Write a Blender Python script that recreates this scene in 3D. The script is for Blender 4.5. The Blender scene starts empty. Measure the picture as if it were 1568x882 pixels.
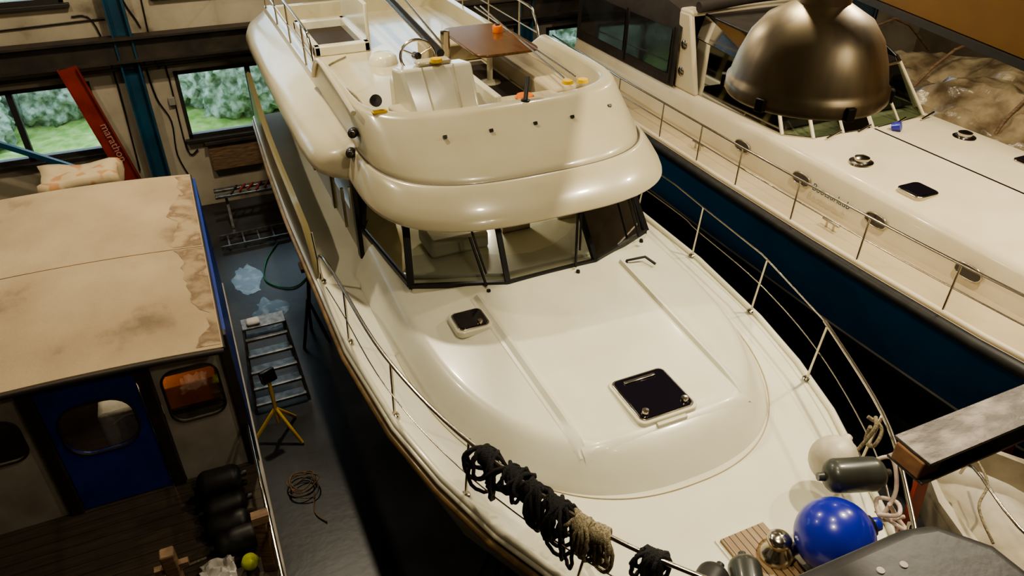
import bpy, bmesh, math, random
from math import sin, cos, pi, radians
from mathutils import Vector, Matrix, Euler
from mathutils import noise as NZ
random.seed(7)
SC = bpy.context.scene
COL = SC.collection
SC.view_settings.look = 'AgX - Medium High Contrast'

# ------------------------------------------------------------------ materials
def mat(name, col, rough=.5, metal=0, col2=None, scale=4., lo=.35, hi=.65, bump=0., bscale=None,
        coat=0., detail=6., emit=None, estr=0., stretch=(1,1,1), spec=.5, col3=None, trans=0., c3off=.08):
    m = bpy.data.materials.new(name); m.use_nodes = True
    nt = m.node_tree; N = nt.nodes; L = nt.links
    b = N['Principled BSDF']
    b.inputs['Base Color'].default_value = (*col, 1)
    b.inputs['Roughness'].default_value = rough
    b.inputs['Metallic'].default_value = metal
    b.inputs['Coat Weight'].default_value = coat
    b.inputs['Coat Roughness'].default_value = .08
    b.inputs['Specular IOR Level'].default_value = spec
    b.inputs['Transmission Weight'].default_value = trans
    if emit:
        b.inputs['Emission Color'].default_value = (*emit, 1); b.inputs['Emission Strength'].default_value = estr
    tc = N.new('ShaderNodeTexCoord'); mp = N.new('ShaderNodeMapping')
    mp.inputs['Scale'].default_value = stretch
    L.new(tc.outputs['Object'], mp.inputs['Vector'])
    if col2:
        n = N.new('ShaderNodeTexNoise'); n.inputs['Scale'].default_value = scale; n.inputs['Detail'].default_value = detail
        L.new(mp.outputs[0], n.inputs['Vector'])
        r = N.new('ShaderNodeValToRGB')
        r.color_ramp.elements[0].position = lo; r.color_ramp.elements[1].position = hi
        r.color_ramp.elements[0].color = (*col, 1); r.color_ramp.elements[1].color = (*col2, 1)
        if col3:
            e = r.color_ramp.elements.new(min(.98, hi+c3off)); e.color = (*col3, 1)
        L.new(n.outputs['Fac'], r.inputs['Fac']); L.new(r.outputs['Color'], b.inputs['Base Color'])
    if bump:
        n2 = N.new('ShaderNodeTexNoise'); n2.inputs['Scale'].default_value = bscale or scale*3; n2.inputs['Detail'].default_value = 4
        L.new(mp.outputs[0], n2.inputs['Vector'])
        bp = N.new('ShaderNodeBump'); bp.inputs['Strength'].default_value = bump; bp.inputs['Distance'].default_value = .02
        L.new(n2.outputs['Fac'], bp.inputs['Height']); L.new(bp.outputs[0], b.inputs['Normal'])
    return m

def glass(name, tint, gloss=.12, rough=.03):
    m = bpy.data.materials.new(name); m.use_nodes = True
    nt = m.node_tree; N = nt.nodes; L = nt.links
    N.remove(N['Principled BSDF']); out = N['Material Output']
    t = N.new('ShaderNodeBsdfTransparent'); t.inputs[0].default_value = (*tint, 1)
    g = N.new('ShaderNodeBsdfGlossy'); g.inputs['Roughness'].default_value = rough
    f = N.new('ShaderNodeFresnel'); f.inputs['IOR'].default_value = 1.5
    a = N.new('ShaderNodeMath'); a.operation = 'ADD'; a.inputs[1].default_value = gloss
    a.use_clamp = True
    x = N.new('ShaderNodeMixShader')
    L.new(f.outputs[0], a.inputs[0]); L.new(a.outputs[0], x.inputs[0]); L.new(t.outputs[0], x.inputs[1]); L.new(g.outputs[0], x.inputs[2])
    L.new(x.outputs[0], out.inputs['Surface'])
    return m

def planks(name, c1, c2, width=.1, axis='Y', gap=(.01,.008,.006), rough=.6, gapw=.06):
    m = bpy.data.materials.new(name); m.use_nodes = True
    nt = m.node_tree; N = nt.nodes; L = nt.links; b = N['Principled BSDF']; b.inputs['Roughness'].default_value = rough
    tc = N.new('ShaderNodeTexCoord'); sp = N.new('ShaderNodeSeparateXYZ'); L.new(tc.outputs['Object'], sp.inputs[0])
    d = N.new('ShaderNodeMath'); d.operation = 'DIVIDE'; d.inputs[1].default_value = width; L.new(sp.outputs[axis], d.inputs[0])
    fr = N.new('ShaderNodeMath'); fr.operation = 'FRACT'; L.new(d.outputs[0], fr.inputs[0])
    lt = N.new('ShaderNodeMath'); lt.operation = 'LESS_THAN'; lt.inputs[1].default_value = gapw; L.new(fr.outputs[0], lt.inputs[0])
    mp = N.new('ShaderNodeMapping'); mp.inputs['Scale'].default_value = (1, 12, 1) if axis == 'Y' else (12, 1, 1)
    L.new(tc.outputs['Object'], mp.inputs[0])
    n = N.new('ShaderNodeTexNoise'); n.inputs['Scale'].default_value = 3; L.new(mp.outputs[0], n.inputs['Vector'])
    r = N.new('ShaderNodeValToRGB'); r.color_ramp.elements[0].color = (*c1, 1); r.color_ramp.elements[1].color = (*c2, 1)
    r.color_ramp.elements[0].position = .3; r.color_ramp.elements[1].position = .7
    L.new(n.outputs['Fac'], r.inputs[0])
    x = N.new('ShaderNodeMix'); x.data_type = 'RGBA'
    L.new(lt.outputs[0], x.inputs['Factor']); L.new(r.outputs[0], x.inputs[6]); x.inputs[7].default_value = (*gap, 1)
    L.new(x.outputs[2], b.inputs['Base Color'])
    return m

M = {}
M['gel'] = mat('cream_gelcoat', (.75,.72,.57), .22, coat=.35, col2=(.72,.68,.52), scale=1.3)
M['geldeck'] = mat('cream_deck', (.76,.74,.60), .30, coat=.25, col2=(.72,.69,.54), scale=2.2, bump=.02, bscale=90)
M['gel2'] = mat('cream_superstructure', (.585,.525,.37), .28, coat=.35, col2=(.535,.475,.32), scale=1.5)  # darker cream: the superstructure's shading is put into the colour
M['gelr'] = mat('tan_superstructure', (.70,.62,.46), .38, coat=.2, col2=(.65,.56,.40), scale=1.5)
M['gelrd'] = mat('tan_side_deck', (.50,.41,.27), .45, col2=(.44,.36,.23), scale=1.5)  # darkened to part deck from trunk; the shading is in the colour
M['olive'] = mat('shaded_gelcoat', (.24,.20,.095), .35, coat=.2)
M['strake'] = mat('rub_strake_gold', (.25,.165,.065), .4, coat=.1, col2=(.16,.10,.04), scale=6)
M['antif'] = mat('antifouling_black', (.008,.008,.009), .75)
M['navy'] = mat('navy_hull', (.004,.055,.135), .28, coat=.25, col2=(.004,.042,.105), scale=1)
M['black'] = mat('black_plastic', (.010,.010,.010), .35)
M['rubber'] = mat('black_rubber', (.013,.012,.011), .5, col2=(.025,.023,.02), scale=9)
M['steel'] = mat('stainless', (.58,.53,.45), .2, 1.)
M['alu'] = mat('aluminium', (.36,.36,.36), .42, .85, col2=(.18,.18,.18), scale=12)
M['glass'] = glass('tinted_window_glass', (.72,.75,.70), .08)
M['glassd'] = glass('dark_window_glass', (.12,.10,.07), .08)
M['glassm'] = glass('enclosure_window_glass', (.38,.40,.38), .10, .05)
M['glassg'] = glass('green_tinted_glass', (.42,.50,.42), .07, .03)
M['pane'] = glass('window_pane', (.88,.92,.92), .03, .1)
M['hatch'] = mat('hatch_acrylic', (.010,.008,.014), .08, coat=.6)
M['teak'] = planks('teak_planks', (.33,.23,.12), (.24,.15,.07), .055, 'X', rough=.5, gapw=.14)
M['table'] = mat('varnished_table', (.15,.065,.02), .25, coat=.4, col2=(.09,.035,.012), scale=3, stretch=(8,1,1))
M['wood'] = mat('rough_wood', (.24,.15,.08), .75, col2=(.12,.07,.04), scale=5, stretch=(1,1,8), bump=.3)
M['ply'] = mat('weathered_plywood', (.42,.32,.195), .8, col2=(.35,.26,.155), scale=1.1, detail=15, lo=.36, hi=.62, col3=(.20,.14,.08), bump=.2, bscale=25, stretch=(1.3,1,1), c3off=.1)
M['stain'] = mat('stained_plywood_edge', (.36,.27,.16), .85, col2=(.19,.125,.07), scale=3.5, detail=14, lo=.40, hi=.56, col3=(.38,.285,.175), bump=.2, bscale=25)
M['blue'] = mat('blue_paint', (.006,.032,.28), .45, col2=(.005,.025,.20), scale=3)
M['whitep'] = mat('white_panel', (.38,.35,.31), .6, col2=(.28,.25,.21), scale=3)
M['brownd'] = mat('dark_brown_timber', (.035,.024,.016), .6, col2=(.02,.014,.01), scale=5)
M['ddeck'] = planks('houseboat_deck_boards', (.085,.062,.04), (.05,.037,.024), .13, 'Y', rough=.75)
M['wall'] = mat('dirty_plaster', (.46,.40,.30), .85, col2=(.35,.30,.22), scale=.9, detail=12, lo=.4, hi=.6, col3=(.15,.12,.08), bump=.2, bscale=12)
M['wall2'] = mat('side_wall_paint', (.20,.16,.11), .9, col2=(.13,.10,.07), scale=1)
M['ceil'] = mat('ceiling_paint', (.12,.10,.08), .9)
M['conc'] = mat('oily_concrete', (.050,.051,.055), .38, col2=(.016,.0155,.0155), scale=.8, detail=12, lo=.36, hi=.6, bump=.1, bscale=10)
M['frame'] = mat('dark_window_frame', (.03,.027,.025), .5)
M['teal'] = mat('teal_steel', (.010,.075,.13), .5, col2=(.008,.045,.08), scale=2)
M['red'] = mat('red_paint', (.30,.035,.014), .5, col2=(.20,.022,.01), scale=3)
M['dsteel'] = mat('dark_steel', (.04,.036,.032), .5, .3, col2=(.07,.055,.04), scale=3)
M['rsteel'] = mat('worn_steel_beam', (.045,.038,.032), .42, .6, col2=(.14,.12,.10), scale=4, detail=12, lo=.42, hi=.72, bump=.2, stretch=(1,2,1))
M['rust'] = mat('rusty_end', (.24,.12,.05), .7, col2=(.12,.055,.025), scale=8)
M['crane'] = mat('crane_yellow', (.24,.115,.008), .5, col2=(.19,.085,.008), scale=2)
M['lamp'] = mat('reflector_lit_bands', (.58,.48,.32), .40, .8, col2=(.22,.18,.14), scale=2.2, detail=3, lo=.40, hi=.66, stretch=(2.5,2.5,.4), col3=(.46,.37,.22))  # bands paint lit streaks and reflections into the metal colour
M['lampin'] = mat('reflector_inside', (.8,.75,.6), .3, .6, emit=(1,.75,.4), estr=1.5)
M['grass'] = mat('wild_grass', (.16,.28,.05), .9, col2=(.34,.42,.14), scale=3.5, detail=14, bump=.4, bscale=20, col3=(.46,.46,.28))
M['bush'] = mat('bare_bushes', (.12,.18,.09), .95, col2=(.50,.56,.48), scale=5, detail=15, bump=.6, bscale=25, lo=.36, hi=.64)
M['bfend'] = mat('blue_vinyl', (.012,.016,.30), .28, coat=.3, col2=(.02,.026,.38), scale=3)
M['wfend'] = mat('white_vinyl', (.62,.57,.45), .4, col2=(.45,.40,.30), scale=5)
M['gfend'] = mat('grey_vinyl', (.055,.058,.045), .35, coat=.2, col2=(.035,.037,.03), scale=4)
M['ropeb'] = mat('black_rope', (.010,.009,.009), .8, bump=.6, bscale=120)
M['ropet'] = mat('tan_rope', (.38,.32,.20), .85, col2=(.16,.13,.08), scale=60, bump=.6, bscale=120)
M['ropep'] = mat('pink_rope', (.60,.42,.35), .85, col2=(.6,.55,.45), scale=40)
M['yellow'] = mat('yellow_plastic', (.80,.50,.01), .4)
M['orange'] = mat('orange_plastic', (.75,.18,.01), .4)
M['cover'] = mat('charcoal_vinyl_cover', (.011,.010,.010), .48, col2=(.020,.018,.017), scale=5, bump=.15, bscale=12)
M['canvas'] = mat('dark_canvas', (.028,.021,.018), .8, col2=(.045,.034,.028), scale=3, bump=.3, bscale=8)
M['plastic'] = mat('plastic_sheeting', (.40,.32,.20), .25, col2=(.12,.085,.05), scale=1.8, detail=10, bump=1., bscale=5)
M['cloth'] = mat('white_cloth', (.62,.60,.56), .9, col2=(.5,.47,.43), scale=6, bump=.4)
M['seat'] = mat('cream_seat', (.52,.44,.29), .5, col2=(.46,.38,.24), scale=2)
M['tend'] = mat('tender_white', (.46,.41,.30), .4, col2=(.30,.25,.18), scale=3)
M['interior'] = mat('cabin_interior', (.60,.57,.48), .5)
M['idark'] = mat('cabin_interior_dark', (.05,.035,.025), .6)
M['puddle'] = mat('wet_floor_patch', (.055,.085,.13), .22, col2=(.14,.19,.25), scale=5, lo=.5, hi=.6)
M['vinylw'] = mat('vinyl_window', (.045,.05,.052), .06, coat=.8, col2=(.018,.018,.02), scale=1.2, bump=.12, bscale=3, lo=.4, hi=.6)
M['quilt'] = mat('patterned_fabric', (.46,.36,.22), .85, col2=(.42,.22,.10), scale=5, lo=.55, hi=.62, detail=1)
M['seamc'] = mat('seam_dark', (.12,.10,.07), .5)  # dark tube colour that makes the flybridge groove read

# ------------------------------------------------------------------ helpers
def E(name):
    e = bpy.data.objects.new(name, None); COL.objects.link(e); e.empty_display_size = .2
    return e
def mk(name, V, F, m, par=None, smooth=True, bevel=0, sub=0, ang=40, seg=2):
    me = bpy.data.meshes.new(name); me.from_pydata([tuple(v) for v in V], [], F); me.update()
    bm = bmesh.new(); bm.from_mesh(me); bmesh.ops.recalc_face_normals(bm, faces=bm.faces); bm.to_mesh(me); bm.free()
    if isinstance(m, str): m = M[m]
    me.materials.append(m)
    if smooth:
        me.polygons.foreach_set('use_smooth', [True]*len(me.polygons)); me.set_sharp_from_angle(angle=radians(ang))
    o = bpy.data.objects.new(name, me); COL.objects.link(o)
    if par: o.parent = par
    if bevel:
        b = o.modifiers.new('b', 'BEVEL'); b.width = bevel; b.segments = seg; b.limit_method = 'ANGLE'; b.angle_limit = radians(35)
    if sub:
        s = o.modifiers.new('s', 'SUBSURF'); s.levels = sub; s.render_levels = sub
    return o
CF = [(0,1,3,2),(4,6,7,5),(0,4,5,1),(2,3,7,6),(0,2,6,4),(1,5,7,3)]
def box(name, x0,x1,y0,y1,z0,z1, m, par=None, bevel=0, **k):
    V = [(x,y,z) for x in (x0,x1) for y in (y0,y1) for z in (z0,z1)]
    return mk(name, V, CF, m, par, bevel=bevel, **k)
def obox(name, c, s, rot, m, par=None, bevel=0, **k):
    R = Euler(rot).to_matrix(); c = Vector(c)
    V = [c + R @ Vector((x*s[0]/2, y*s[1]/2, z*s[2]/2)) for x in (-1,1) for y in (-1,1) for z in (-1,1)]
    return mk(name, V, CF, m, par, bevel=bevel, **k)
def beam(name, p, q, w, h, m, par=None, bevel=0, up=(0,0,1)):
    p = Vector(p); q = Vector(q); d = (q-p).normalized(); s = d.cross(Vector(up))
    if s.length < 1e-3: s = Vector((1,0,0))
    s.normalize(); u = s.cross(d)
    V = [a + s*(w/2*i) + u*(h/2*j) for a in (p,q) for i in (-1,1) for j in (-1,1)]
    return mk(name, V, CF, m, par, bevel=bevel)
def cat(pts, n=6, cyc=False):
    P = [Vector(p) for p in pts]; out = []; K = len(P)
    rng = range(K if cyc else K-1)
    for i in rng:
        if cyc: a,b,c,d = P[(i-1)%K],P[i],P[(i+1)%K],P[(i+2)%K]
        else: a,b,c,d = P[max(i-1,0)],P[i],P[i+1],P[min(i+2,K-1)]
        for j in range(n):
            t = j/n
            out.append(.5*((2*b)+(-a+c)*t+(2*a-5*b+4*c-d)*t*t+(-a+3*b-3*c+d)*t**3))
    if not cyc: out.append(P[-1])
    return out
def tube(name, pts, r, m, par=None, cyc=False, smooth=0, res=3):
    if smooth: pts = cat(pts, smooth, cyc)
    cu = bpy.data.curves.new(name, 'CURVE'); cu.dimensions = '3D'; cu.bevel_depth = r; cu.bevel_resolution = res; cu.use_fill_caps = True
    s = cu.splines.new('POLY'); s.points.add(len(pts)-1)
    for i,p in enumerate(pts): s.points[i].co = (*p, 1)
    s.use_cyclic_u = cyc; s.use_smooth = True
    if isinstance(m, str): m = M[m]
    cu.materials.append(m)
    o = bpy.data.objects.new(name, cu); COL.objects.link(o)
    if par: o.parent = par
    return o
def multitube(name, lines, r, m, par=None):
    cu = bpy.data.curves.new(name, 'CURVE'); cu.dimensions = '3D'; cu.bevel_depth = r; cu.bevel_resolution = 2; cu.use_fill_caps = True
    for pts in lines:
        s = cu.splines.new('POLY'); s.points.add(len(pts)-1)
        for i,p in enumerate(pts): s.points[i].co = (*p, 1)
        s.use_smooth = True
    cu.materials.append(M[m]); o = bpy.data.objects.new(name, cu); COL.objects.link(o)
    if par: o.parent = par
    return o
def lathe(name, prof, c, m, par=None, n=40, rot=(0,0,0), sc=(1,1,1), ang=50):
    R = Euler(rot).to_matrix(); c = Vector(c); V = []; F = []; k = len(prof)
    for i in range(n):
        a = 2*pi*i/n
        for r,z in prof: V.append(c + R @ Vector((r*cos(a)*sc[0], r*sin(a)*sc[1], z*sc[2])))
    for i in range(n):
        j = (i+1) % n
        for t in range(k-1): F.append((i*k+t, j*k+t, j*k+t+1, i*k+t+1))
    return mk(name, V, F, m, par, ang=ang)
def loft(name, rings, m, par=None, closed=True, cap0=False, cap1=False, **k):
    n = len(rings[0]); V = [p for r in rings for p in r]; F = []
    for i in range(len(rings)-1):
        for j in range(n if closed else n-1):
            q = (j+1) % n
            F.append((i*n+j, i*n+q, (i+1)*n+q, (i+1)*n+j))
    if cap0: F.append(tuple(range(n)))
    if cap1: F.append(tuple(range((len(rings)-1)*n, len(rings)*n)))
    return mk(name, V, F, m, par, **k)
def prism(name, poly, z0, z1, m, par=None, bevel=0, **k):
    n = len(poly); V = [(x,y,z0) for x,y in poly]+[(x,y,z1) for x,y in poly]
    F = [tuple(range(n)), tuple(range(n,2*n))]+[(i,(i+1)%n,n+(i+1)%n,n+i) for i in range(n)]
    return mk(name, V, F, m, par, bevel=bevel, **k)
def quad(name, pts, m, par=None):
    return mk(name, pts, [tuple(range(len(pts)))], m, par, smooth=False)
def rrect(cx, cy, w, h, r, n=6):
    P = []
    for (sx,sy,rev) in ((1,1,0),(-1,1,1),(-1,-1,0),(1,-1,1)):
        for i in range(n+1):
            a = radians(90*((n-i) if rev else i)/n); P.append((cx+sx*(w/2-r)+r*cos(a)*sx, cy+sy*(h/2-r)+r*sin(a)*sy))
    return P
def interp(tab, y):
    if y <= tab[0][0]: return tab[0][1]
    for (a,b),(c,d) in zip(tab, tab[1:]):
        if y <= c:
            t = (y-a)/(c-a); return b+(d-b)*t
    return tab[-1][1]

# ------------------------------------------------------------------ hall shell
WY = 15.5
rows = [(1.5,2.85),(4.25,5.7)]
wins = [(-6.9,-4.6),(-4.3,-1.65),(-.2,2.5),(3.6,6.3),(7.75,10.4),(11.6,14.3),(15.4,18.1)]
wall = E('wall_back')
zs = [0,1.5,2.85,4.25,5.7,10.5]
for i in range(5):
    z0,z1 = zs[i],zs[i+1]
    if (z0,z1) in rows:
        xs = [-7.0]+[v for w in wins for v in w]+[20.]
        for j in range(0,len(xs),2): box('wall_pier', xs[j],xs[j+1],WY,WY+.3,z0,z1,'wall',wall)
    else: box('wall_band', -7,20,WY,WY+.3,z0,z1,'wall',wall)
wi = 1
for (a,b) in wins:
    for (z0,z1) in rows:
        w = E('window_%d' % wi); wi += 1
        t = .07; y0,y1 = WY-.02,WY+.1
        for (xa,xb,za,zb) in ((a,b,z0,z0+t),(a,b,z1-t,z1),(a,a+t,z0,z1),(b-t,b,z0,z1),((a+b)/2-.05,(a+b)/2+.05,z0,z1)):
            box('frame', xa,xb,y0,y1,za,zb,'frame',w)
        box('sill', a-.08,b+.08,WY-.12,WY-.001,z0-.08,z0-.01,'frame',w,bevel=.01)
        box('glass', a+t,b-t,WY+.03,WY+.036,z0+t,z1-t,'pane',w)
box('wall_left', -7.3,-7,-4.3,WY,0,10.5,'wall2')
box('wall_right', 20,20.3,-4.3,WY,0,10.5,'wall2')
box('wall_front', -7,20,-4.3,-4,0,10.5,'wall2')
box('ceiling', -7.3,20.3,-4.3,WY+.3,10.5,10.7,'ceil')
box('floor', -7.3,20.3,-4.3,WY+.3,-.2,0,'conc')
def height_grid(name, x0,x1,y0,y1,nx,ny,f,m):
    V=[];F=[]
    for i in range(nx+1):
        for j in range(ny+1):
            x=x0+(x1-x0)*i/nx;y=y0+(y1-y0)*j/ny;V.append((x,y,f(x,y)))
    for i in range(nx):
        for j in range(ny):
            a=i*(ny+1)+j;F.append((a,a+ny+1,a+ny+2,a+1))
    return mk(name,V,F,m)
height_grid('ground', -25,45,WY+.35,45,120,60,lambda x,y: -.5+(y-15.8)*.02+.4*NZ.noise(Vector((x*.4,y*.4,0)))+.15*NZ.noise(Vector((x*2,y*2,0))),'grass')
bs = E('hedgerow')
for i in range(44):
    x=-20+i*1.35+random.uniform(-.6,.6); y=random.uniform(22.0,27); r=random.uniform(.9,1.7)
    bm=bmesh.new(); bmesh.ops.create_icosphere(bm,subdivisions=5,radius=1)
    for v in bm.verts:
        d=1+.35*NZ.noise(v.co*1.5+Vector((i*5,0,0)))+.22*NZ.noise(v.co*5+Vector((0,i,0)))+.16*NZ.noise(v.co*14)
        v.co=Vector((x+v.co.x*r*d,y+v.co.y*r*d,.3+v.co.z*r*d*1.1))
    me=bpy.data.meshes.new('shrub'); bm.to_mesh(me); bm.free(); me.materials.append(M['bush']); me.polygons.foreach_set('use_smooth',[True]*len(me.polygons))
    o=bpy.data.objects.new('shrub',me); COL.objects.link(o); o.parent=bs
b = E('crane_rail_beam')
box('web', -6.98,19.98,WY-.30,WY-.24,3.22,3.62,'dsteel',b); box('flange_top', -6.98,19.98,WY-.42,WY-.12,3.6,3.64,'dsteel',b); box('flange_bottom', -6.98,19.98,WY-.42,WY-.12,3.20,3.24,'dsteel',b)
for i,x in enumerate((-5.8,-2.4,3.0,6.9,10.9,14.9)): box('bracket', x,x+.12,WY-.24,WY-.001,3.25,3.6,'dsteel',b)
tube('heating_pipe', [(-6.9,WY-.2,3.05),(19.9,WY-.2,3.05)], .03, 'dsteel')
cb = E('wall_cables')
for (pts) in ([(-.65,3.2),(-.6,2.4),(-.45,1.9),(-.5,1.2),(-.35,.6)],[(-.42,4.2),(-.45,3.0),(-.3,2.95),(-.3,1.3),(-.1,1.25)],[(2.6,4.9),(-.5,4.7),(-.55,3.7)],[(-6,3.9),(-4,3.85),(-1.1,3.92)],[(-1.6,4.0),(-1.3,3.9),(-1.2,3.0),(-1.25,1.0)]):
    tube('cable', [(x,WY-.03,z) for x,z in pts], .014, 'black', cb, smooth=5)
for x,z in ((-.35,2.3),(-.4,4.5),(2.8,4.4)): box('junction_box',x-.06,x+.06,WY-.08,WY-.001,z-.08,z+.08,'whitep',cb,bevel=.01)
for x in (-.88,7.1,15.0):
    p = E('steel_column')
    box('flange_left', x-.16,x-.13,WY-.35,WY-.001,0,10.5,'teal',p); box('flange_right', x+.13,x+.16,WY-.35,WY-.001,0,10.5,'teal',p); box('web', x-.13,x+.13,WY-.2,WY-.17,0,10.5,'teal',p)
p = E('red_brace_beam')
beam('web',(-1.86,WY-.5,3.25),(-1.25,WY-.5,.35),.30,.04,'red',p,up=(0,1,0))
beam('flange_a',(-2.01,WY-.54,3.25),(-1.40,WY-.54,.35),.02,.10,'red',p,up=(0,1,0))
beam('flange_b',(-1.71,WY-.54,3.25),(-1.10,WY-.54,.35),.02,.10,'red',p,up=(0,1,0))
tx = bpy.data.curves.new('lettering','FONT'); tx.body='marathon'; tx.size=.20; tx.extrude=.002; tx.materials.append(mat('letter_white',(.45,.25,.2),.6))
to = bpy.data.objects.new('lettering',tx); COL.objects.link(to); to.parent=p
to.rotation_euler=Euler((radians(90),radians(79),0)); to.location=(-1.64,WY-.56,2.2)
w = E('electric_heater_panel'); box('board', .1,1.15,WY-.14,WY-.02,.78,1.36,'wood',w,bevel=.01); box('cap', .05,1.2,WY-.2,WY-.01,1.36,1.41,'dsteel',w)
beam('leaning_steel_strut',(-3.4,WY-.6,2.2),(-1.9,WY-.6,1.25),.09,.09,'teal')

# ------------------------------------------------------------------ main white motor yacht
Y = E('white_motor_yacht'); XC = 3.15
G = [(1.22,0.02),(1.3,.25),(1.45,.5),(1.7,.78),(2.0,1.0),(2.4,1.22),(3.0,1.5),(3.5,1.73),(4.2,1.95),(5.0,2.12),(6.3,2.25),(7.6,2.26),(9.6,2.28),(11.5,2.25),(13.8,2.16)]
ys = []
for (a,_),(c,_) in zip(G,G[1:]):
    k = max(1,int((c-a)/.35)); ys += [a+(c-a)*i/k for i in range(k)]
ys.append(13.8)
def hw(y): return interp(G,y)
def zg(y): return 2.36 + (.05*max(0,(5-y)/4))
prof = [(1.0,0),(1.008,-.1),(.97,-.4),(.90,-.8),(.76,-1.2),(.42,-1.6),(0,-1.9)]
rings = []
for y in ys:
    h = hw(y); t = max(0,(4.2-y)/3.0); r = []
    for s,dz in prof:
        r.append((XC-h*(s*(1-.35*t*min(1,-dz/1.2))), y+ t*min(1.2,-dz*.6)*.8, zg(y)+dz))
    for s,dz in reversed(prof[:-1]):
        r.append((XC+h*(s*(1-.35*t*min(1,-dz/1.2))), y+ t*min(1.2,-dz*.6)*.8, zg(y)+dz))
    rings.append(r)
hull = loft('hull', rings, 'gel', Y, closed=False, cap1=True)
hull.data.materials.append(M['antif'])
for f in hull.data.polygons:
    if f.center.z < 1.75: f.material_index = 1
V=[];F=[]
for y in ys:
    h=hw(y)
    for k in range(-4,5): V.append((XC+h*k/4,y,zg(y)+.03*(1-(k/4)**2)))
for i in range(len(ys)-1):
    for k in range(8): F.append((i*9+k,i*9+k+1,(i+1)*9+k+1,(i+1)*9+k))
mk('deck',V,F,'geldeck',Y)
def outl(off,dz,y0=1.22):
    L=[(XC-hw(y)-off,y,zg(y)+dz) for y in reversed(ys) if y>=y0]
    R=[(XC+hw(y)+off,y,zg(y)+dz) for y in ys if y>=y0]
    return L+R[0:]
for nm,off,dz,r,m in (('toe_rail',-.03,.02,.032,'gel'),('rub_strake',.03,-.10,.04,'strake'),('gunwale_cap',.0,-.02,.03,'gel')):
    tube(nm,outl(off,dz),r,m,Y)
for s,nm in ((-1,'bulwark_port'),(1,'bulwark_starboard')):
    ysb=[7.75,7.95,8.3,9,10,11,12,13,13.8];hs=[.04,.3,.5,.58,.62,.66,.7,.74,.78]
    R=[]
    for y,h in zip(ysb,hs):
        x=XC+s*(hw(y)-.0); z=zg(y)
        R.append([(x,y,z-.02),(x+s*.0,y,z+h),(x-s*.03,y,z+h+.03),(x-s*.08,y,z+h),(x-s*.10,y,z-.02)])
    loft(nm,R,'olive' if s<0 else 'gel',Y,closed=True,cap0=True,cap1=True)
# coachroof trunk
TH=1.82; TY=6.0; TR=2.75; TN=2.35
def tk(x,y):
    dx=abs(x-XC)/TH; dy=max(0,(TY-y)/TR)
    return (dx**TN+dy**TN)**(1/TN)
KP=[(0,0),(.85,0),(.868,-.006),(.888,-.026),(.91,-.068),(.935,-.125),(.955,-.18),(.972,-.225),(.985,-.265),(1.0,-.33)]
def tz(x,y):
    k=tk(x,y); dx=abs(x-XC)
    zp=2.745+.055*(y-3.7)-.03*(dx/.9)**2
    if dx>.88: zp-=.08*((dx-.88)/.9)
    if y<3.74: zp-=.24*(3.74-y)
    e=interp(KP,k)
    return max(2.37, zp+e) if k<1 else 2.37
V=[];F=[];NA=200;ks=[0,.15,.3,.4,.5,.55,.6,.64,.68,.71,.74,.76]+[.77+.01*i for i in range(18)]+[.95,.958,.966,.974,.981,.987,.992,.996,.999,1.0]
for k in ks:
    for i in range(NA+1):
        t=pi*i/NA; c_,s_=cos(t),sin(t)
        x=XC-TH*k*(abs(c_)**(2/TN))*(1 if c_>0 else -1); yy=TY-TR*k*(abs(s_)**(2/TN))
        V.append((x,yy,tz(x,yy)))
for a in range(len(ks)-1):
    for i in range(NA): q=a*(NA+1)+i; F.append((q,q+1,q+NA+2,q+NA+1))
base=len(V); xs=[XC-TH*k for k in reversed(ks)]+[XC+TH*k for k in ks[1:]]
yy_=[6.0,6.4,6.8,7.2,7.6]
for y in yy_:
    for x in xs: V.append((x,y,tz(x,y)))
n=len(xs)
for j in range(len(yy_)-1):
    for i in range(n-1): q=base+j*n+i; F.append((q,q+1,q+n+1,q+n))
o=mk('coachroof',V,F,'geldeck',Y,ang=60)
bm=bmesh.new(); bm.from_mesh(o.data); bmesh.ops.remove_doubles(bm,verts=bm.verts,dist=.0004); bmesh.ops.recalc_face_normals(bm,faces=bm.faces); bm.to_mesh(o.data); bm.free()
# thin darker line where the coachroof meets the deck
P=[]
for i in range(121):
    t=pi*i/120; c_,s_=cos(t),sin(t)
    x=XC-TH*.992*(abs(c_)**(2/TN))*(1 if c_>0 else -1); yy=TY-TR*.992*(abs(s_)**(2/TN)); P.append((x,yy,zg(yy)+.03*(1-((x-XC)/hw(yy))**2)+.004))
tube('coachroof_joint',P,.006,'seat',Y)
for s,nm in ((-1,'deck_moulding_port'),(1,'deck_moulding_starboard')):
    R=[]
    for i in range(31):
        t=i/30; y=6.0-2.28*t; x=XC+s*(.90-.05*t); w=.065; h=.040*min(1,(1-t)*6+.02)
        R.append([(x-w,y,tz(x-w,y)-.004),(x-w*.75,y,tz(x-w*.75,y)+(h if s>0 else h*.15)),(x-w*.3,y,tz(x,y)+(h if s>0 else h*.15)),(x+w*.3,y,tz(x,y)+(h if s<0 else h*.15)),(x+w*.75,y,tz(x+w*.75,y)+(h if s<0 else h*.15)),(x+w,y,tz(x+w,y)-.004)])
    loft(nm,R,'geldeck',Y,closed=False,ang=22)
R=[]
for i in range(25):
    x=XC-.84+1.68*i/24; y=3.72; h=.012
    R.append([(x,y+.14,tz(x,y+.14)-.003),(x,y+.04,tz(x,y+.04)+h*.6),(x,y-.01,tz(x,y-.01)+h),(x,y-.06,tz(x,y-.06)-.003)])
loft('panel_ledge',R,'geldeck',Y,closed=False,ang=60)
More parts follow.
